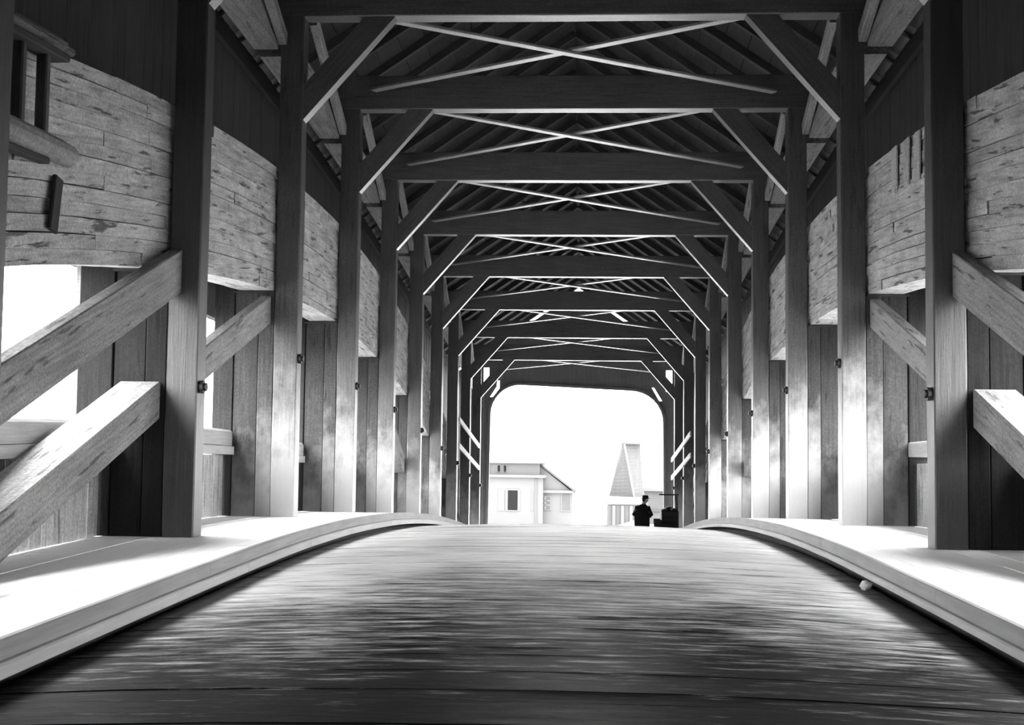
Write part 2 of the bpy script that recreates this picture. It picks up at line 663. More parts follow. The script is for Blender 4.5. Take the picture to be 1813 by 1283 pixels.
# ------------------------------------------------------------------ posts with their board panels
PX0, PX1 = 3.75, 4.08
for n in range(10):
    y = FY[n] if n else FY[0] - .22
    z0 = deck(y)
    zt = TIE[n] - .001
    for s, side in SIDES:
        note = ['at the edge of the view', 'beside the pale near brace', 'under the topmost tie', 'beside the arch crown',
                'below the starting fall', 'beside the falling arch', 'in the dark beyond the arch', 'in the dark far bays',
                'beside the far girts', 'next to the portal'][n]
        p = empty('truss_post', (s * 3.92, y, z0),
                  '%s timber post along the %s truss, %s' % (ORD[n], side, note), 'post', 'posts of the %s truss' % side)
        dep = .3 if n else .34
        block('post_timber', s * PX0, s * PX1, y, y + dep, z0, zt, M['post_near' if n < 2 else 'post_splash_lit' if s > 0 else 'post'], p, b=.014, n=8, jit=.004)
        zp = arch_z(y, AD) - .03
        edges = [(4.084, 4.30, .0), (4.308, 4.64, .02), (4.65, 4.93, .0)]
        if n < 2:
            edges = [(4.084, 4.30, .0), (4.308, 4.64, .02), (4.65, 5.02, .0), (5.03, 5.10, .08)]
        for (a, b_, set_) in edges:
            if a < AX1 and zp < z0 + .3:
                continue
            zz = zp if a < AX1 else z0 + 4.3
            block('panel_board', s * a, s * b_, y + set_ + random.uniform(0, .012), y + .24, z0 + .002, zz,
                  M['brace' if n < 2 and a > 5 else 'panel_near' if n < 2 else ('panel_splash_lit' if s > 0 else 'panel_in') if a < 4.2 else 'panel_mid' if a < 4.5 else 'panel'], p, b=.008, n=5, jit=.002)  # outermost near strip paler: skylight on the edge put into its colour
        if zp > z0 + .3:
            block('panel_cap', s * 4.085, s * 4.66, y - .05, y + .28, zp + .0, zp + .028, M['siding'], p, b=.005, grain='x')
        zb = z0 + (1.55 if n < 2 else 2.2)
        for q in (0, 1):
            b_ = bmesh.new()
            bmesh.ops.create_cone(b_, cap_ends=True, segments=10, radius1=.07 - .025 * q, radius2=.065 - .025 * q, depth=.05)
            me = bpy.data.meshes.new('bolt')
            b_.to_mesh(me)
            b_.free()
            place('bolt', me, M['iron'], frame((s * (PX0 - .02 - .03 * q), y + .1, zb), (0, 1, 0), (s, 0, 0)), p)

# ------------------------------------------------------------------ tie beams, knees, wind braces, chords
TIES = ['bowed topmost', 'topmost', 'second', 'third', 'fourth', 'fifth', 'sixth', 'seventh', 'lowest']
for n in range(0, 10):
    y, z = FY[n], TIE[n]
    if n < 2:
        lab = ['tie beam overhead just out of view, before the nearest posts', 'tie beam overhead on the nearest posts, above the upper edge of view'][n]
    else:
        lab = '%s wide timber tie beam in view, counting downwards into the bridge' % (ORD[n - 2] if n > 2 else 'topmost')
    t = block('tie_beam', -4.55, 4.55, y + .0, y + .3, z, z + .6, M['tie'], None, b=.012, grain='x', n=10, jit=.004)
    tag(t, lab, 'beam', 'tie beams across the bridge')
    for s, side in SIDES:
        kw = .33
        d = Vector((-s * 1.29, 0, 1.48)).normalized()
        nrm = Vector((s * d.z, 0, abs(d.x)))     # up and outwards
        nrm = Vector((s * abs(d.z), 0, abs(d.x)))
        a = Vector((s * 3.75, 0, z - 1.48))
        b_ = Vector((s * 2.46, 0, z))
        # parallelogram cut to the post face and the tie
        th = kw / abs(d.x)                       # along the post
        tw = kw / abs(d.z)                       # along the tie
        pts = [a, b_, b_ + Vector((s * tw, 0, 0)), a + Vector((0, 0, th))]
        vs = [(p.x, y + .03, p.z) for p in pts] + [(p.x, y + .25, p.z) for p in pts]
        fs = [(0, 1, 2, 3), (7, 6, 5, 4), (0, 1, 5, 4), (1, 2, 6, 5), (2, 3, 7, 6), (3, 0, 4, 7)]
        kn = world_mesh('knee_brace', vs, fs, M['knee'], None, d, up=(0, 1, 0))
        if n < 2:
            lab = '%s knee brace above the view, under tie beam number %s' % (side, ('one', 'two')[n])
        else:
            lab = 'sloping %s knee brace under the %s tie beam in view' % (side, 'topmost' if n == 2 else ORD[n - 2])
        tag(kn, lab, 'brace', 'knee braces of the %s side' % side)

for n in range(1, 10):
    ya, yb = FY[n] + .43, (FY[n + 1] if n < 9 else 54.9) - .12
    za, zb = TIE[n] + .26, (TIE[n + 1] if n < 9 else TIE[9] - .5) + .26
    if n == 9:
        zb = TIE[9] + .26 - .45
    where = 'behind the nearest, out-of-view tie beam' if n == 1 else 'behind the %s tie beam in view' % ('topmost' if n == 2 else ORD[n - 2])
    for q, (xa, xb) in enumerate(((-3.5, 3.5), (3.5, -3.5))):
        t = beam('wind_brace', (xa, ya, za + .05 * q), (xb, yb, zb + .05 * q), .16, .046, M['wind'], None, b=.008)
        tag(t,
            'slender brace running back %s to %s, %s' % (('left', 'right', where) if q == 0 else ('right', 'left', where)),
            'brace', 'crossed wind braces under the roof')

for s, side in SIDES:
    t = empty('top_chord', (s * 4.25, 22, tiez(22) - .5), 'heavy longitudinal top timber above the %s arch under the tie beam ends' % side, 'beam', 'top chords')
    for n in range(-6, 10):
        ya = D0 + n * S + (.31 if n < 0 else .31)
        yb = D0 + (n + 1) * S - .01
        sweep('chord_timber', ya, yb, s * 4.12, s * 4.46, -.48, .0, M['chord'], t, 3, .01, tiez)
    # second, shorter strut between chord and tie, seen in every bay
    for n in range(1, 9):
        y0_, y1_ = FY[n] + .32, FY[n + 1] - .02
        beam('chord_strut', (s * 3.95, y0_ + 1.2, tiez(y0_ + 1.2) + .5), (s * 4.05, y1_, tiez(y1_) - .33), .12, .2, M['chord'], t)

# ------------------------------------------------------------------ main braces between the posts
def main_brace(n0, n1, h0, h1, s, label, hh=.37, xa=4.13, xb=4.56, cut=0.0):
    """from bay end n0 (top edge h0 over the deck) to n1 (h1 over the deck)"""
    y0, y1 = FY[n0] + .31, FY[n1] - .005
    if n0 == 0:
        y0 = FY[0] + .35
    z0_, z1_ = deck(FY[n0]) + h0, deck(FY[n1]) + h1
    y1 -= cut
    z1_ -= cut * (z1_ - z0_) / (y1 + cut - y0)
    vs = []
    for yy, zz in ((y0, z0_), (y1, z1_)):
        vs += [(s * xa, yy, zz - hh), (s * xb, yy, zz - hh), (s * xb, yy, zz), (s * xa, yy, zz)]
    fs = [(0, 1, 2, 3), (4, 5, 6, 7)] + [(j, (j + 1) % 4, (j + 1) % 4 + 4, j + 4) for j in range(4)]
    o = world_mesh('main_brace', vs, fs, M['brace'], None, (0, y1 - y0, z1_ - z0_))
    bv = o.modifiers.new('edge', 'BEVEL')
    bv.width = .012
    bv.segments = 1
    tag(o, label, 'brace', 'main braces of the %s truss' % ('left' if s < 0 else 'right'))


for s, side in SIDES:
    main_brace(0, 1, .27, 1.60, s, 'lower heavy brace with bright top running up to the nearest %s post' % side, .39)
    main_brace(0, 1, 1.52, 2.98, s, 'upper heavy brace meeting the underside of the arch, nearest %s bay' % side, .46, 3.94, 4.09, .0)
    main_brace(1, 2, 1.70, 3.08, s, 'heavy brace rising from the nearest %s post to the second one' % side, .40, 4.13, 4.28)
    main_brace(4, 5, 3.05, 1.55, s, 'heavy brace falling between the fourth and fifth %s posts' % side, .40)
    for n in range(5, 7):
        main_brace(n, n + 1, 1.60, .30, s, 'dim lower brace falling behind the %s %s post' % (ORD[n], side), .38)

# ------------------------------------------------------------------ parapet rail and boards
for s, side in SIDES:
    rl = empty('side_rail', (s * 4.8, 20, deck(20) + .9), 'stout outer rail log over the boarded parapet, %s side of the bridge' % side, 'rail', 'outer rails')
    for n in range(-1, 9):
        ya, yb = (D0 + n * S + .25), D0 + (n + 1) * S - .01
        if s < 0:
            sweep('rail_log', ya, yb, s * 4.63, s * 4.93, .97, 1.19, M['rail'], rl, 4, .03)
            sweep('rail_board', ya, yb, s * 4.60, s * 4.9, .85, .965, M['rail'], rl, 4, .01)
        else:
            sweep('rail_log', ya, yb, s * 4.63, s * 4.93, .93, 1.13, M['rail'], rl, 4, .02)
    pp = empty('parapet', (s * 4.74, 20, deck(20)), 'low vertical-board parapet under the outer rail, %s side of the bridge' % side, 'parapet', 'boarded parapets')
    for n in range(-1, 9):
        ya, yb = (D0 + n * S + .25), D0 + (n + 1) * S - .01
        m = 16
        for i in range(m):
            a = ya + (yb - ya) * i / m
            b_ = ya + (yb - ya) * (i + 1) / m - .012
            o = random.uniform(0, .02)
            vs = []
            for yy in (a, b_):
                zt_ = deck(yy) + .84
                zb_ = deck(yy) + .002
                vs += [(s * (4.735 + o), yy, zb_), (s * 4.78, yy, zb_), (s * 4.78, yy, zt_), (s * (4.735 + o), yy, zt_)]
            fs = [(0, 1, 2, 3), (4, 5, 6, 7)] + [(j, (j + 1) % 4, (j + 1) % 4 + 4, j + 4) for j in range(4)]
            world_mesh('parapet_board', vs, fs, M['parapet'], pp, (0, 0, 1), up=(s, 0, 0))

# ------------------------------------------------------------------ outer siding, roof
OPEN0, OPEN1 = 4.5, 37.0
_side = {}


def side_board(z0, z1, w):
    key = (round(z1 - z0, 2), round(w, 3))
    if key not in _side:
        _side[key] = timber_mesh(z1 - z0, w, .03, .004, 1, 0, 'siding%s' % (key,))
    return _side[key]


for s, side in SIDES:
    wl = empty('wall_' + side, (s * 5.2, 20, deck(20)), 'dark outer boarding above the side opening, %s wall of the bridge' % side, 'wall', kind='structure')
    y = -26
    while y < 54.7:
        w = .34
        ym = y + w / 2
        closed = not (OPEN0 < ym < OPEN1)
        lo_, hi_ = (0 if closed else 2.84), 7.4
        z0_, z1_ = deck(ym) + lo_, deck(ym) + hi_
        me = side_board(lo_, hi_, w - .006)
        place('siding_board', me, M['siding'], frame((s * (5.22 + random.uniform(0, .012)), ym, (z0_ + z1_) / 2), (0, 0, 1), (s, 0, 0)), wl)
        y += w
    sweep('wall_girt', OPEN0, 55, s * 5.12, s * 5.2, 2.84, 3.0, M['siding'], wl, 30)
    sweep('wall_plate', -26, 55, s * 5.12, s * 5.2, 7.0, 7.25, M['siding'], wl, 30)
    sweep('wall_sill', -26, 55, s * 4.8, s * 5.25, -.3, -.02, M['siding'], wl, 30)

cl = empty('ceiling', (0, 20, tiez(20) + 3), 'dark boarded gable roof over the bridge', 'ceiling', kind='structure')
EX, EZ, RZ = 5.75, .12, 4.05                     # eave x, eave and ridge above the tie line
sl = (RZ - EZ) / EX
nb = 14
for s, side in SIDES:
    for i in range(nb):
        xa, xb = EX - EX * i / nb, EX - EX * (i + 1) / nb
        k = 0
        y = -26
        while y < 55.6:
            y1 = min(y + (9.28 if i % 2 else 9.28) - (4.64 if (k == 0 and i % 2) else 0), 55.6)
            a, b_ = RZ - sl * xa, RZ - sl * (xb + .012)
            vs, fs = [], []
            n = 4
            for q in range(n + 1):
                yy = y + (y1 - .01 - y) * q / n
                z = tiez(yy)
                vs += [(s * xa, yy, z + a), (s * (xb + .012), yy, z + b_), (s * (xb + .012), yy, z + b_ + .04), (s * xa, yy, z + a + .04)]
            for q in range(n):
                for j in range(4):
                    c, d = q * 4 + j, q * 4 + (j + 1) % 4
                    fs.append((c, d, d + 4, c + 4))
            fs += [(0, 1, 2, 3), (4 * n, 4 * n + 1, 4 * n + 2, 4 * n + 3)]
            world_mesh('roof_board', vs, fs, M['roof'], cl, (0, 1, 0))
            y = y1
            k += 1
    # one continuous skin over the boards keeps the sky out of the joints
    vs, fs = [], []
    for q in range(41):
        yy = -26 + 81.6 * q / 40
        z = tiez(yy)
        vs += [(s * (EX + .1), yy, z + EZ - .05 + .06), (0, yy, z + RZ + .06), (0, yy, z + RZ + .1), (s * (EX + .1), yy, z + EZ + .05)]
    for q in range(40):
        for j in range(4):
            c, d = q * 4 + j, q * 4 + (j + 1) % 4
            fs.append((c, d, d + 4, c + 4))
    world_mesh('roof_cover', vs, fs, M['roof'], cl, (0, 1, 0))
    y = D0 - 4 * S + .8
    while y < 55:
        z = tiez(y)
        beam('rafter', (s * 5.5, y, z + RZ - sl * 5.5 - .085), (s * .02, y, z + RZ - sl * .02 - .085), .1, .16, M['rafter'], cl)
        y += S / 4

# back end of the covered part behind the camera
bk = slab_poly('wall_back', [(-5.7, deck(-26) - .2), (5.7, deck(-26) - .2), (5.7, deck(-26) + 7.3), (0, deck(-26) + 11.2), (-5.7, deck(-26) + 7.3)],
               [[(-3.6, deck(-26) - .1), (-3.6, deck(-26) + 4.8), (3.6, deck(-26) + 4.8), (3.6, deck(-26) - .1)]], -26.2, -26.0, M['siding'])
tag(bk, 'boarded end wall behind the camera with the near entrance', 'wall', kind='structure')

# ------------------------------------------------------------------ far portal
PY = 55.15
dz = deck(PY)
hole = []
hole += [(-3.76, dz + .0), (-3.70, 1.45)]
for i in range(1, 9):
    a = math.pi - math.pi / 2 * i / 8
    hole.append((-2.45 + 1.25 * math.cos(a), 1.45 + 1.27 * math.sin(a)))
for i in range(0, 9):
    a = math.pi / 2 - math.pi / 2 * i / 8
    hole.append((2.2 + 1.4 * math.cos(a), 1.2 + 1.32 * math.sin(a)))
hole += [(3.66, dz + .0)]
pt = empty('portal', (0, PY, dz), 'boarded far portal with a round-cornered opening, ending the bridge', 'portal')
outer = [(-5.3, dz), hole[0]] + hole[1:] + [(5.3, dz), (5.3, dz + 7.3), (0, dz + 10.9), (-5.3, dz + 7.3)]
slots = [[(-4.02, 2.62), (-3.78, 2.62), (-3.78, 3.45), (-4.02, 3.45)],
         [(3.72, 2.5), (3.98, 2.5), (3.98, 3.4), (3.72, 3.4)],
         [(-3.74, 2.2), (-3.62, 2.2), (-3.33, 2.58), (-3.33, 2.9), (-3.43, 2.9), (-3.46, 2.64)],
         [(3.44, 2.1), (3.56, 2.1), (3.22, 2.66), (3.12, 2.66)]]
slab_poly('portal_wall', outer, slots, PY, PY + .12, M['portal'], pt)
# casing boards round the opening
for i in range(len(hole) - 1):
    a, b_ = Vector((hole[i][0], PY - .03, hole[i][1])), Vector((hole[i + 1][0], PY - .03, hole[i + 1][1]))
    d = (b_ - a).normalized()
    nr = Vector((-d.z, 0, d.x)) * .06
    beam('casing_board', a + nr, b_ + nr, .05, .11, M['portal'], pt, up=nr, b=.005)
for s in (-1, 1):
    for q in range(3):
        block('jamb_board', s * (3.98 + q * .36), s * (4.32 + q * .36), PY - .06, PY - .005, dz, dz + 6.9, M['portal'], pt)

# bright girt boards on the far posts
for s, side in SIDES:
    for q, h in enumerate((2.72, 3.55) if s < 0 else (2.6, 3.3)):
        y0_, y1_ = (41.5, 49.6) if s < 0 else (42.5, 51.5)
        o = sweep('girt_board', y0_, y1_, s * 3.742, s * 3.70, h, h + .16, M['girt'], None, 6)
        tag(o, 'pale %s girt board nailed along the far %s posts' % (('lower', 'upper')[q], side), 'board', 'girt boards in the far bays')

# ------------------------------------------------------------------ crib of logs by the near left arch
cb = empty('log_crib', (-4.0, 9.6, 2.3), 'crib of two logs joined by upright bars on the near left arch', 'crib')
beam('upper_log', (-3.97, 7.4, 2.93), (-3.97, 9.93, 3.16), .2, .13, M['crib'], cb, b=.05, n=4, jit=.008)
beam('cover_board', (-4.03, 9.9, 3.2), (-4.03, 10.35, 3.23), .1, .07, M['crib'], cb, b=.02)
beam('ledge_board', (-3.97, 8.0, 2.92), (-3.97, 10.0, 3.07), .18, .06, M['siding'], cb)
vs, fs = tube([(-3.95, 8.0, 2.22), (-3.96, 9.2, 2.29), (-3.97, 10.0, 2.33), (-3.98, 10.28, 2.34), (-3.98, 10.36, 2.33)], [.1, .1, .1, .09, .03], 12)
world_mesh('lower_log', vs, fs, M['chord'], cb, (0, 1, 0))
beam('under_board', (-3.98, 8.0, 2.1), (-3.98, 9.8, 2.2), .1, .05, M['siding'], cb)
for yy in (8.9, 9.3, 9.73):
    beam('upright_bar', (-3.98, yy, 2.35), (-3.98, yy, 2.93 + (yy - 8) * .075), .09, .08, M['post_near'], cb, up=(0, 1, 0))
st = beam('hanging_board', (-4.07, 10.22, 1.72), (-4.07, 10.3, 2.17), .035, .16, M['siding'], None, up=(0, 1, .01))
tag(st, 'short dark upright board fixed on the near left arch under the log crib', 'board')

# ------------------------------------------------------------------ lump in the gutter
bmx = bmesh.new()
bmesh.ops.create_icosphere(bmx, subdivisions=2, radius=.06)
for v_ in bmx.verts:
    v_.co *= random.uniform(.75, 1.15)
    v_.co.z *= .7
me = bpy.data.meshes.new('stone')
bmx.to_mesh(me)
bmx.free()
st = place('stone', me, plain('white_stone', .8), Matrix.Translation((2.72, 11.6, deck(11.6) - RH + .005)))
tag(st, 'small white stone lying in the dark gutter by the right curb', 'stone')

# ------------------------------------------------------------------ man beyond the crest
PXY = (2.33, 46.0)
pz = deck(46.0) - RH - .0
man = empty('person', (PXY[0], PXY[1], pz), 'person in a dark hat and long overcoat standing under the far portal', 'person')
M['coat'] = plain('dark_coat', .012, .9)
M['skin'] = plain('skin', .3, .6)
M['trouser'] = plain('dark_trousers', .018, .9)


def skin_body(name, verts, edges, radii, mat, parent, root, sub=1):
    me = bpy.data.meshes.new(name)
    me.from_pydata(verts, edges, [])
    ob = bpy.data.objects.new(name, me)
    COL.objects.link(ob)
    sk = ob.modifiers.new('skin', 'SKIN')
    lay = me.skin_vertices[0].data if me.skin_vertices else None
    if lay is None:
        bm = bmesh.new()
        bm.from_mesh(me)
        bm.verts.layers.skin.verify()
        bm.to_mesh(me)
        bm.free()
        lay = me.skin_vertices[0].data
    for i, r in enumerate(radii):
        lay[i].radius = r if isinstance(r, tuple) else (r, r)
        lay[i].use_root = (i == root)
    sb = ob.modifiers.new('smooth', 'SUBSURF')
    sb.levels = sub
    sb.render_levels = sub
    me.materials.append(mat)
    dg = bpy.context.evaluated_depsgraph_get()
    m2 = bpy.data.meshes.new_from_object(ob.evaluated_get(dg))
    bpy.data.objects.remove(ob)
    for p in m2.polygons:
        p.use_smooth = True
    m2.name = name
    if not m2.materials:
        m2.materials.append(mat)
    mw = parent.matrix_world.copy()
    return place(name, m2, mat, mw, parent)


# local frame: x to the picture's right, y away, feet at 0; he faces right and away
bv = [(0, 0, .95), (0, .0, 1.15), (.01, .0, 1.36), (.04, .0, 1.47), (.09, .01, 1.56), (.11, .01, 1.66),
      (-.09, .02, .88), (-.10, .03, .5), (-.10, 0, .09), (-.02, .05, .04),
      (.09, -.02, .88), (.11, -.02, .5), (.10, -.05, .09), (.19, -.01, .04),
      (-.18, .02, 1.39), (-.27, .03, 1.13), (-.14, .16, 1.0), (-.09, .2, .97),
      (.20, -.02, 1.39), (.29, -.06, 1.12), (.22, .12, 1.02), (.18, .17, .99)]
be = [(0, 1), (1, 2), (2, 3), (3, 4), (4, 5), (0, 6), (6, 7), (7, 8), (8, 9), (0, 10), (10, 11), (11, 12), (12, 13),
      (2, 14), (14, 15), (15, 16), (16, 17), (2, 18), (18, 19), (19, 20), (20, 21)]
br = [(.15, .11), (.15, .11), (.16, .11), .065, .085, .075, .085, .06, .045, .04, .085, .06, .045, .04,
      .06, .05, .04, .035, .06, .05, .04, .035]
# hands: palm and five short curled fingers each
for w, sx in ((17, -1), (21, 1)):
    px_, py_, pz_ = bv[w]
    for k in range(5):
        o = (k - 2) * .02
        i0 = len(bv)
        ln = (.05, .075, .08, .075, .06)[k]
        bv.append((px_ + o * .6, py_ + .03, pz_ + o))
        bv.append((px_ + o * .6 - sx * .02, py_ + .03 + ln * .5, pz_ + o - .01))
        bv.append((px_ + o * .6 - sx * .045, py_ + .03 + ln * .7, pz_ + o - .02))
        be += [(w, i0), (i0, i0 + 1), (i0 + 1, i0 + 2)]
        br += [.011, .010, .008]
skin_body('body', bv, be, br, M['skin'], man, 0, 1)
# overcoat: a loft over torso, flaring to the calves
prof = [(.34, .22, .18, 0), (.52, .25, .2, 0), (.8, .27, .21, 0), (1.0, .27, .2, 0), (1.16, .255, .19, .0), (1.32, .23, .16, .01), (1.42, .17, .12, .02), (1.49, .085, .085, .05)]
vs, fs = [], []
sg = 18
for z, rx, ry, ox in prof:
    for k in range(sg):
        a = 2 * math.pi * k / sg
        rr = 1 + .05 * math.sin(5 * a + z * 4)
        vs.append((PXY[0] + ox + rx * rr * math.cos(a), PXY[1] + ry * rr * math.sin(a), pz + z))
for i in range(len(prof) - 1):
    for k in range(sg):
        a, c = i * sg + k, i * sg + (k + 1) % sg
        fs.append((a, c, c + sg, a + sg))
fs += [tuple(range(sg)), tuple((len(prof) - 1) * sg + k for k in range(sg))]
world_mesh('overcoat', vs, fs, M['coat'], man, (0, 0, 1), up=(0, 1, 0), smooth=True)
for pts in ([(-.17, .02, 1.40), (-.28, .03, 1.13), (-.15, .15, 1.01)], [(.19, -.02, 1.40), (.31, -.06, 1.12), (.23, .11, 1.03)]):
    vs, fs = tube([Vector(p) + Vector((PXY[0], PXY[1], pz)) for p in pts], [.085, .08, .065], 10)
    world_mesh('sleeve', vs, fs, M['coat'], man, (0, 0, 1), up=(0, 1, 0), smooth=True)
for pts, nm in (([(-.10, .03, .5), (-.10, 0, .06)], 'trouser_leg'), ([(.11, -.02, .5), (.10, -.05, .06)], 'trouser_leg')):
    vs, fs = tube([Vector(p) + Vector((PXY[0], PXY[1], pz)) for p in pts], [.085, .07], 10)
    world_mesh(nm, vs, fs, M['trouser'], man, (0, 0, 1), up=(0, 1, 0), smooth=True)
for x_, y_ in ((-.07, .03), (.13, -.02)):
    bmx = bmesh.new()
    bmesh.ops.create_uvsphere(bmx, u_segments=10, v_segments=6, radius=1)
    me = bpy.data.meshes.new('shoe')
    bmx.to_mesh(me)
    bmx.free()
    place('shoe', me, M['coat'], Matrix.Translation((PXY[0] + x_, PXY[1] + y_, pz + .045)) @ Matrix.Diagonal((.14, .06, .045, 1)), man)
# face, hair, hat
hc = Vector((PXY[0] + .105, PXY[1] + .01, pz + 1.635))


def ball(name, loc, sc, mat, parent, useg=14, vseg=9):
    bmx = bmesh.new()
    bmesh.ops.create_uvsphere(bmx, u_segments=useg, v_segments=vseg, radius=1)
    me = bpy.data.meshes.new(name)
    bmx.to_mesh(me)
    bmx.free()
    for p in me.polygons:
        p.use_smooth = True
    return place(name, me, mat, Matrix.Translation(loc) @ Matrix.Diagonal((*sc, 1)), parent)


ball('head', hc, (.095, .078, .115), M['skin'], man)
ball('nose', hc + Vector((.098, .01, -.01)), (.022, .014, .022), M['skin'], man)
for e in (-.03, .04):
    ball('eye', hc + Vector((.083, e, .012)), (.012, .012, .01), M['iron'], man, 8, 6)
ball('mouth', hc + Vector((.085, .008, -.055)), (.008, .025, .006), M['coat'], man, 8, 6)
for e in (-.078, .078):
    ball('ear', hc + Vector((-.005, e, -.0)), (.02, .01, .03), M['skin'], man, 8, 6)
ball('hair', hc + Vector((-.02, 0, .01)), (.094, .084, .1), M['coat'], man)
vs, fs = [], []
for z, r in ((.045, .165), (.06, .17), (.065, .11), (.13, .105), (.165, .09), (.17, .02)):
    for k in range(16):
        a = 2 * math.pi * k / 16
        vs.append((hc.x + .005 + r * math.cos(a), hc.y + r * .85 * math.sin(a), hc.z + z))
for i in range(5):
    for k in range(16):
        a, c = i * 16 + k, i * 16 + (k + 1) % 16
        fs.append((a, c, c + 16, a + 16))
fs += [tuple(range(16)), tuple(80 + k for k in range(16))]
world_mesh('hat', vs, fs, M['coat'], man, (0, 0, 1), up=(0, 1, 0))

# ------------------------------------------------------------------ handcart beside him
M['cart'] = plain('dark_cart_wood', .022, .8)
CYY = 48.0
cz = deck(CYY)
ct = empty('handcart', (3.35, CYY, cz), 'dark loaded handcart standing on the footwalk beside the man', 'cart')
for q in range(4):
    block('tray_board', 2.86 + q * .215, 3.07 + q * .215, CYY - .45, CYY + .45, cz + .52, cz + .58, M['cart'], ct, grain='y')
for yy in (CYY - .45, CYY + .42):
    for q in range(3):
        block('side_board', 3.12, 3.7, yy, yy + .03, cz + .6 + q * .2, cz + .78 + q * .2, M['cart'], ct, grain='x')
    block('low_board', 2.86, 3.12, yy, yy + .03, cz + .58, cz + .88, M['cart'], ct, grain='x')
block('end_board', 3.10, 3.13, CYY - .42, CYY + .42, cz + .58, cz + 1.2, M['cart'], ct, grain='y')
block('end_board', 3.69, 3.72, CYY - .42, CYY + .42, cz + .58, cz + 1.2, M['cart'], ct, grain='y')
for (x_, y_, z_, r_) in ((3.22, -.2, 1.2, .13), (3.4, .1, 1.25, .16), (3.58, -.15, 1.22, .14), (3.5, .25, 1.2, .13)):
    ball('sack', (x_, CYY + y_, cz + z_), (r_, r_ * 1.2, r_ * .6), M['cart'], ct)
for yy in (CYY - .52, CYY + .52):
    for x_ in (3.35,):
        wv, wf = [], []
        for k in range(20):
            a = 2 * math.pi * k / 20
            for rr, dy in ((.36, -.03), (.36, .03), (.30, .03), (.30, -.03)):
                wv.append((x_ + rr * math.cos(a), yy + dy, cz + .37 + rr * math.sin(a)))
        for k in range(20):
            for j in range(4):
                a, c = k * 4 + j, k * 4 + (j + 1) % 4
                a2, c2 = ((k + 1) % 20) * 4 + j, ((k + 1) % 20) * 4 + (j + 1) % 4
                wf.append((a, c, c2, a2))
        wh = world_mesh('wheel', wv, wf, M['cart'], ct, (1, 0, 0))
        for k in range(8):
            a = math.pi * k / 4
            beam('spoke', (x_, yy, cz + .37), (x_ + .32 * math.cos(a), yy, cz + .37 + .32 * math.sin(a)), .03, .03, M['cart'], wh, up=(0, 1, 0), b=.004)
beam('axle', (3.35, CYY - .56, cz + .37), (3.35, CYY + .56, cz + .37), .06, .06, M['cart'], ct)
beam('bolster', (3.35, CYY - .4, cz + .38), (3.35, CYY + .4, cz + .53), .1, .1, M['cart'], ct, up=(1, 0, 0))
for yy in (CYY - .3, CYY + .3):
    beam('upright', (3.71, yy, cz + .6), (3.66, yy, cz + 1.78), .04, .05, M['cart'], ct, up=(0, 1, 0))
beam('push_bar', (3.02, CYY - .3, cz + 1.79), (3.72, CYY - .3, cz + 1.79), .05, .05, M['cart'], ct)

# ------------------------------------------------------------------ houses beyond
M['house'] = plain('house_wall', 0.052, .9, .1, .05, .8)
M['house_dark'] = plain('house_attic', 0.042, .9, .1, .1, .8)
M['roof_far'] = plain('house_roof', 0.034, .9, .1, .12, 1.5)
M['pane'] = plain('window_pane', .006, .9, .02, .1, 2)
M['trimw'] = plain('house_trim', 0.06, .8, .1, .03)
HY = 90.0
hs = empty('house', (-5, HY, -5.55), 'pale clapboard house with attic band seen through the portal', 'house')


def slabx(name, x0, x1, y0, y1, z0, z1, mat, par, b=.01):
    return block(name, x0, x1, y0, y1, z0, z1, mat, par, b, 'x')


slabx('wall', -10, -2.5, HY, HY + 9, -5.6, -1.95, M['house'], hs)
slabx('cornice', -10.2, -2.3, HY - .25, HY + 9.2, -1.95, -1.78, M['trimw'], hs)
slabx('attic', -9.8, -2.75, HY + .25, HY + 8.6, -1.78, -.98, M['house_dark'], hs)
slabx('attic_cornice', -10, -2.5, HY + .0, HY + 8.8, -.98, -.82, M['trimw'], hs)
for i in range(3):
    x_ = -6.15 + i * .42 - (.3 if i == 0 else 0)
    w_ = slabx('attic_window', x_, x_ + .3, HY + .2, HY + .28, -1.6, -1.1, M['trimw'], hs)
    slabx('pane', x_ + .05, x_ + .25, HY + .17, HY + .21, -1.56, -1.14, M['pane'], w_)
# wing with lean roof falling to the right
vs = [(-2.75, HY + .6, -.95), (-.25, HY + .3, -2.82), (-.25, HY + 8.5, -2.82), (-2.75, HY + 8.2, -.95),
      (-2.75, HY + .6, -1.1), (-.25, HY + .3, -2.95), (-.25, HY + 8.5, -2.95), (-2.75, HY + 8.2, -1.1)]
world_mesh('wing_roof', vs, [(0, 1, 2, 3), (7, 6, 5, 4), (0, 1, 5, 4), (1, 2, 6, 5), (2, 3, 7, 6), (3, 0, 4, 7)], M['roof_far'], hs, (1, 0, 0))
vs = [(-2.75, HY + .7, -5.6), (-.5, HY + .7, -5.6), (-.5, HY + .7, -2.9), (-2.75, HY + .7, -1.15),
      (-2.75, HY + 8, -5.6), (-.5, HY + 8, -5.6), (-.5, HY + 8, -2.9), (-2.75, HY + 8, -1.15)]
world_mesh('wing_wall', vs, [(0, 1, 2, 3), (7, 6, 5, 4), (0, 1, 5, 4), (1, 2, 6, 5), (2, 3, 7, 6), (3, 0, 4, 7)], M['house'], hs, (1, 0, 0))
slabx('wing_cornice', -2.6, -.2, HY + .45, HY + .7, -3.0, -2.82, M['trimw'], hs)
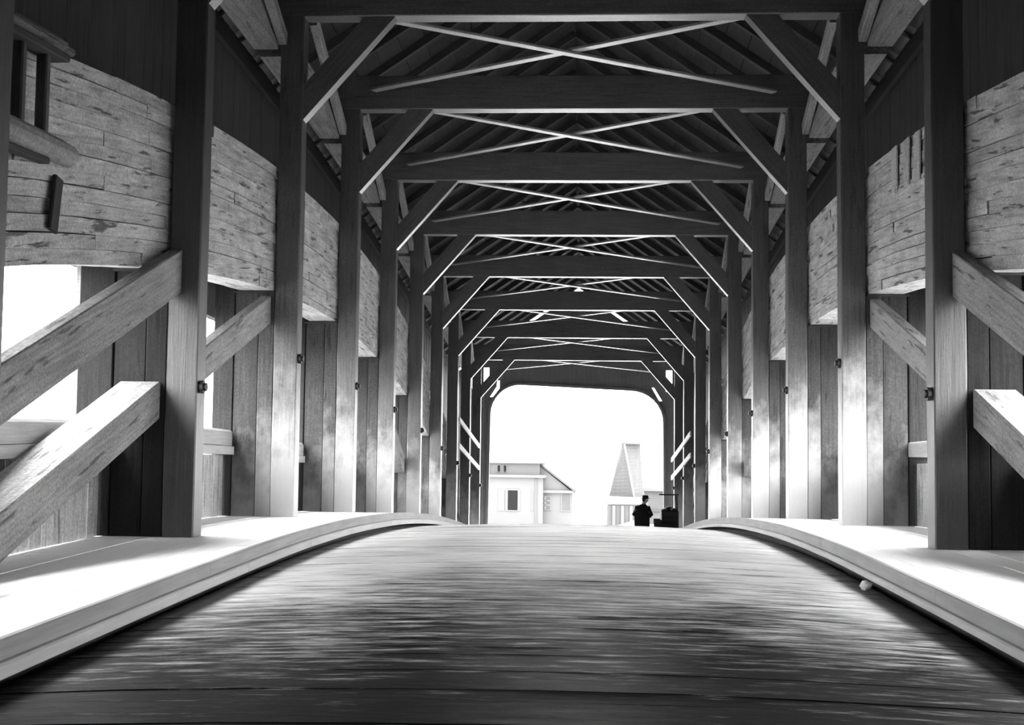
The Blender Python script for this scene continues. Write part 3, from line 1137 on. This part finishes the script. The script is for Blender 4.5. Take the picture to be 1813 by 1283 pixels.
for i, (x0_, x1_, z0_, z1_, dark) in enumerate(((-4.92, -4.24, -4.2, -2.84, 1), (-2.72, -2.0, -4.15, -3.25, 0), (-1.2, -.62, -4.2, -3.0, 2))):
    yy = HY if i == 0 else HY + .7 - (.72 if i == 1 else 0)
    yy = HY if i < 2 and x1_ < -2.5 else HY + .7
    fr = slabx('window', x0_ - .07, x1_ + .07, yy - .06, yy + .02, z0_ - .07, z1_ + .07, M['trimw'], hs)
    slabx('pane', x0_, x1_, yy - .08, yy - .05, z0_, z1_, M['pane'] if dark == 1 else M['roof_far'], fr)
    if dark == 0:
        slabx('mullion', (x0_ + x1_) / 2 - .06, (x0_ + x1_) / 2 + .06, yy - .11, yy - .075, z0_, z1_, M['trimw'], fr)
        for zz in (-3.55, -3.85):
            slabx('glazing_bar', x0_, x1_, yy - .11, yy - .075, zz - .04, zz + .04, M['trimw'], fr)
for x_ in (-5.6, -5.08, -4.18, -3.3):
    slabx('shutter', x_, x_ + .1 if x_ != -5.6 else x_ + .45, HY - .04, HY, -4.25, -2.8, M['trimw'], hs)
slabx('corner_board', -3.05, -2.9, HY - .05, HY, -5.6, -2.0, M['house_dark'], hs)

TY_ = 95.0
tw = empty('tower', (3.6, TY_, -5.6), 'tapering boarded tower with pale corner beyond the portal', 'tower')
M['tower'] = plain('tower_board', 0.04, .9, .1, .12, 3)


def at90(x, z):
    return x * TY_ / 90, z * TY_ / 90


nb = 15
for i in range(nb):
    t0, t1 = i / nb, (i + .985) / nb
    za, zb = -3.2 + 3.62 * t0, -3.2 + 3.62 * t1
    rows = []
    for t_, z_ in ((t0, za), (t1, zb)):
        xl = 2.02 + (2.90 - 2.02) * t_
        xm = 3.72 + (3.05 - 3.72) * t_
        xr = 4.42 + (4.15 - 4.42) * t_
        dp = 2.2 - 1.2 * t_
        rows.append([at90(xl, z_) + (0.6 - .4 * t_,), at90(xm, z_) + (-dp / 2,), at90(xr, z_) + (.3 - .2 * t_,), at90((xl + xr) / 2, z_) + (2.2 - t_,)])
    for a, b_ in ((0, 1), (1, 2)):
        p = [rows[0][a], rows[0][b_], rows[1][b_], rows[1][a]]
        vs = [(x, TY_ + y_, z) for x, z, y_ in p] + [(x, TY_ + y_ + .12, z) for x, z, y_ in p]
        world_mesh('cladding_board', vs, [(0, 1, 2, 3), (7, 6, 5, 4), (0, 1, 5, 4), (1, 2, 6, 5), (2, 3, 7, 6), (3, 0, 4, 7)], M['tower'], tw, (1, 0, 0))
    p0, p1 = rows[0], rows[1]
    vs = [(x, TY_ + y_ + .13, z) for x, z, y_ in p0] + [(x, TY_ + y_ + .13, z + .02) for x, z, y_ in p1]
vs = []
for t_, z_ in ((0, -3.2), (1, .41)):
    xl, xm, xr = 2.08 + .88 * t_, 3.72 - .67 * t_, 4.38 - .27 * t_
    dp = 2.2 - 1.2 * t_
    for x_, y_ in ((xl, .75 - .4 * t_), (xm, -dp / 2 + .16), (xr, .45 - .2 * t_), ((xl + xr) / 2, 2.2 - t_)):
        vs.append((x_ * TY_ / 90, TY_ + y_, at90(0, z_)[1]))
world_mesh('core', vs, [(0, 1, 5, 4), (1, 2, 6, 5), (2, 3, 7, 6), (3, 0, 4, 7), (0, 1, 2, 3), (4, 5, 6, 7)], M['tower'], tw, (1, 0, 0))
xa, za = at90(3.72, -3.2)
xb, zb = at90(3.05, .42)
beam('corner_board', (xa, TY_ - 1.16, za), (xb, TY_ - .56, zb), .14, .1, M['trimw'], tw)
x0_, z0_ = at90(2.85, .42)
x1_, _ = at90(4.2, .42)
slabx('cap', x0_, x1_, TY_ - .6, TY_ + 1.2, z0_, z0_ + .12, M['tower'], tw)
beam('cap_pole', (x0_ - .9, TY_, z0_ + .16), (x0_ + .6, TY_, z0_ + .16), .06, .06, M['tower'], tw)
x0_, z0_ = at90(1.9, -5.9)
x1_, z1_ = at90(4.5, -3.15)
slabx('plinth', x0_, x1_, TY_ - 1.4, TY_ + 2.5, -5.75, z1_ - .55, M['house_dark'], tw)
slabx('plinth_band', x0_ + .05, x1_ + .1, TY_ - 1.5, TY_ + 2.5, z1_ - .54, z1_, M['trimw'], tw)
for i in range(4):
    x_ = x0_ + .35 + i * .62
    slabx('pier', x_, x_ + .22, TY_ - 1.56, TY_ - 1.4, -5.7, z1_ - .6, M['house'], tw)

sh = empty('shed', (5.6, 99, -5.6), 'low pale shed behind the man, right of the tower', 'shed')
slabx('wall', 4.9, 9, 99.5, 104, -5.75, -3.05, M['house_dark'], sh)
slabx('roof', 4.75, 9.3, 99.2, 104.3, -3.05, -2.8, M['trimw'], sh)
slabx('sill_band', 4.85, 9.05, 99.4, 99.5, -4.6, -4.45, M['roof_far'], sh)

bar = empty('snow_bank', (2.4, 84, -5.5), 'pale low bank sloping up in front of the tower', 'bank')
vs = [(.9, 83, -5.7), (4.5, 83, -5.7), (4.5, 83, -4.1), (1.4, 83, -5.15), (.9, 86, -5.7), (4.5, 86, -5.7), (4.5, 86, -4.3), (1.4, 86, -5.25)]
world_mesh('bank_mound', vs, [(0, 1, 2, 3), (7, 6, 5, 4), (0, 1, 5, 4), (1, 2, 6, 5), (2, 3, 7, 6), (3, 0, 4, 7)], M['trimw'], bar, (1, 0, 0))
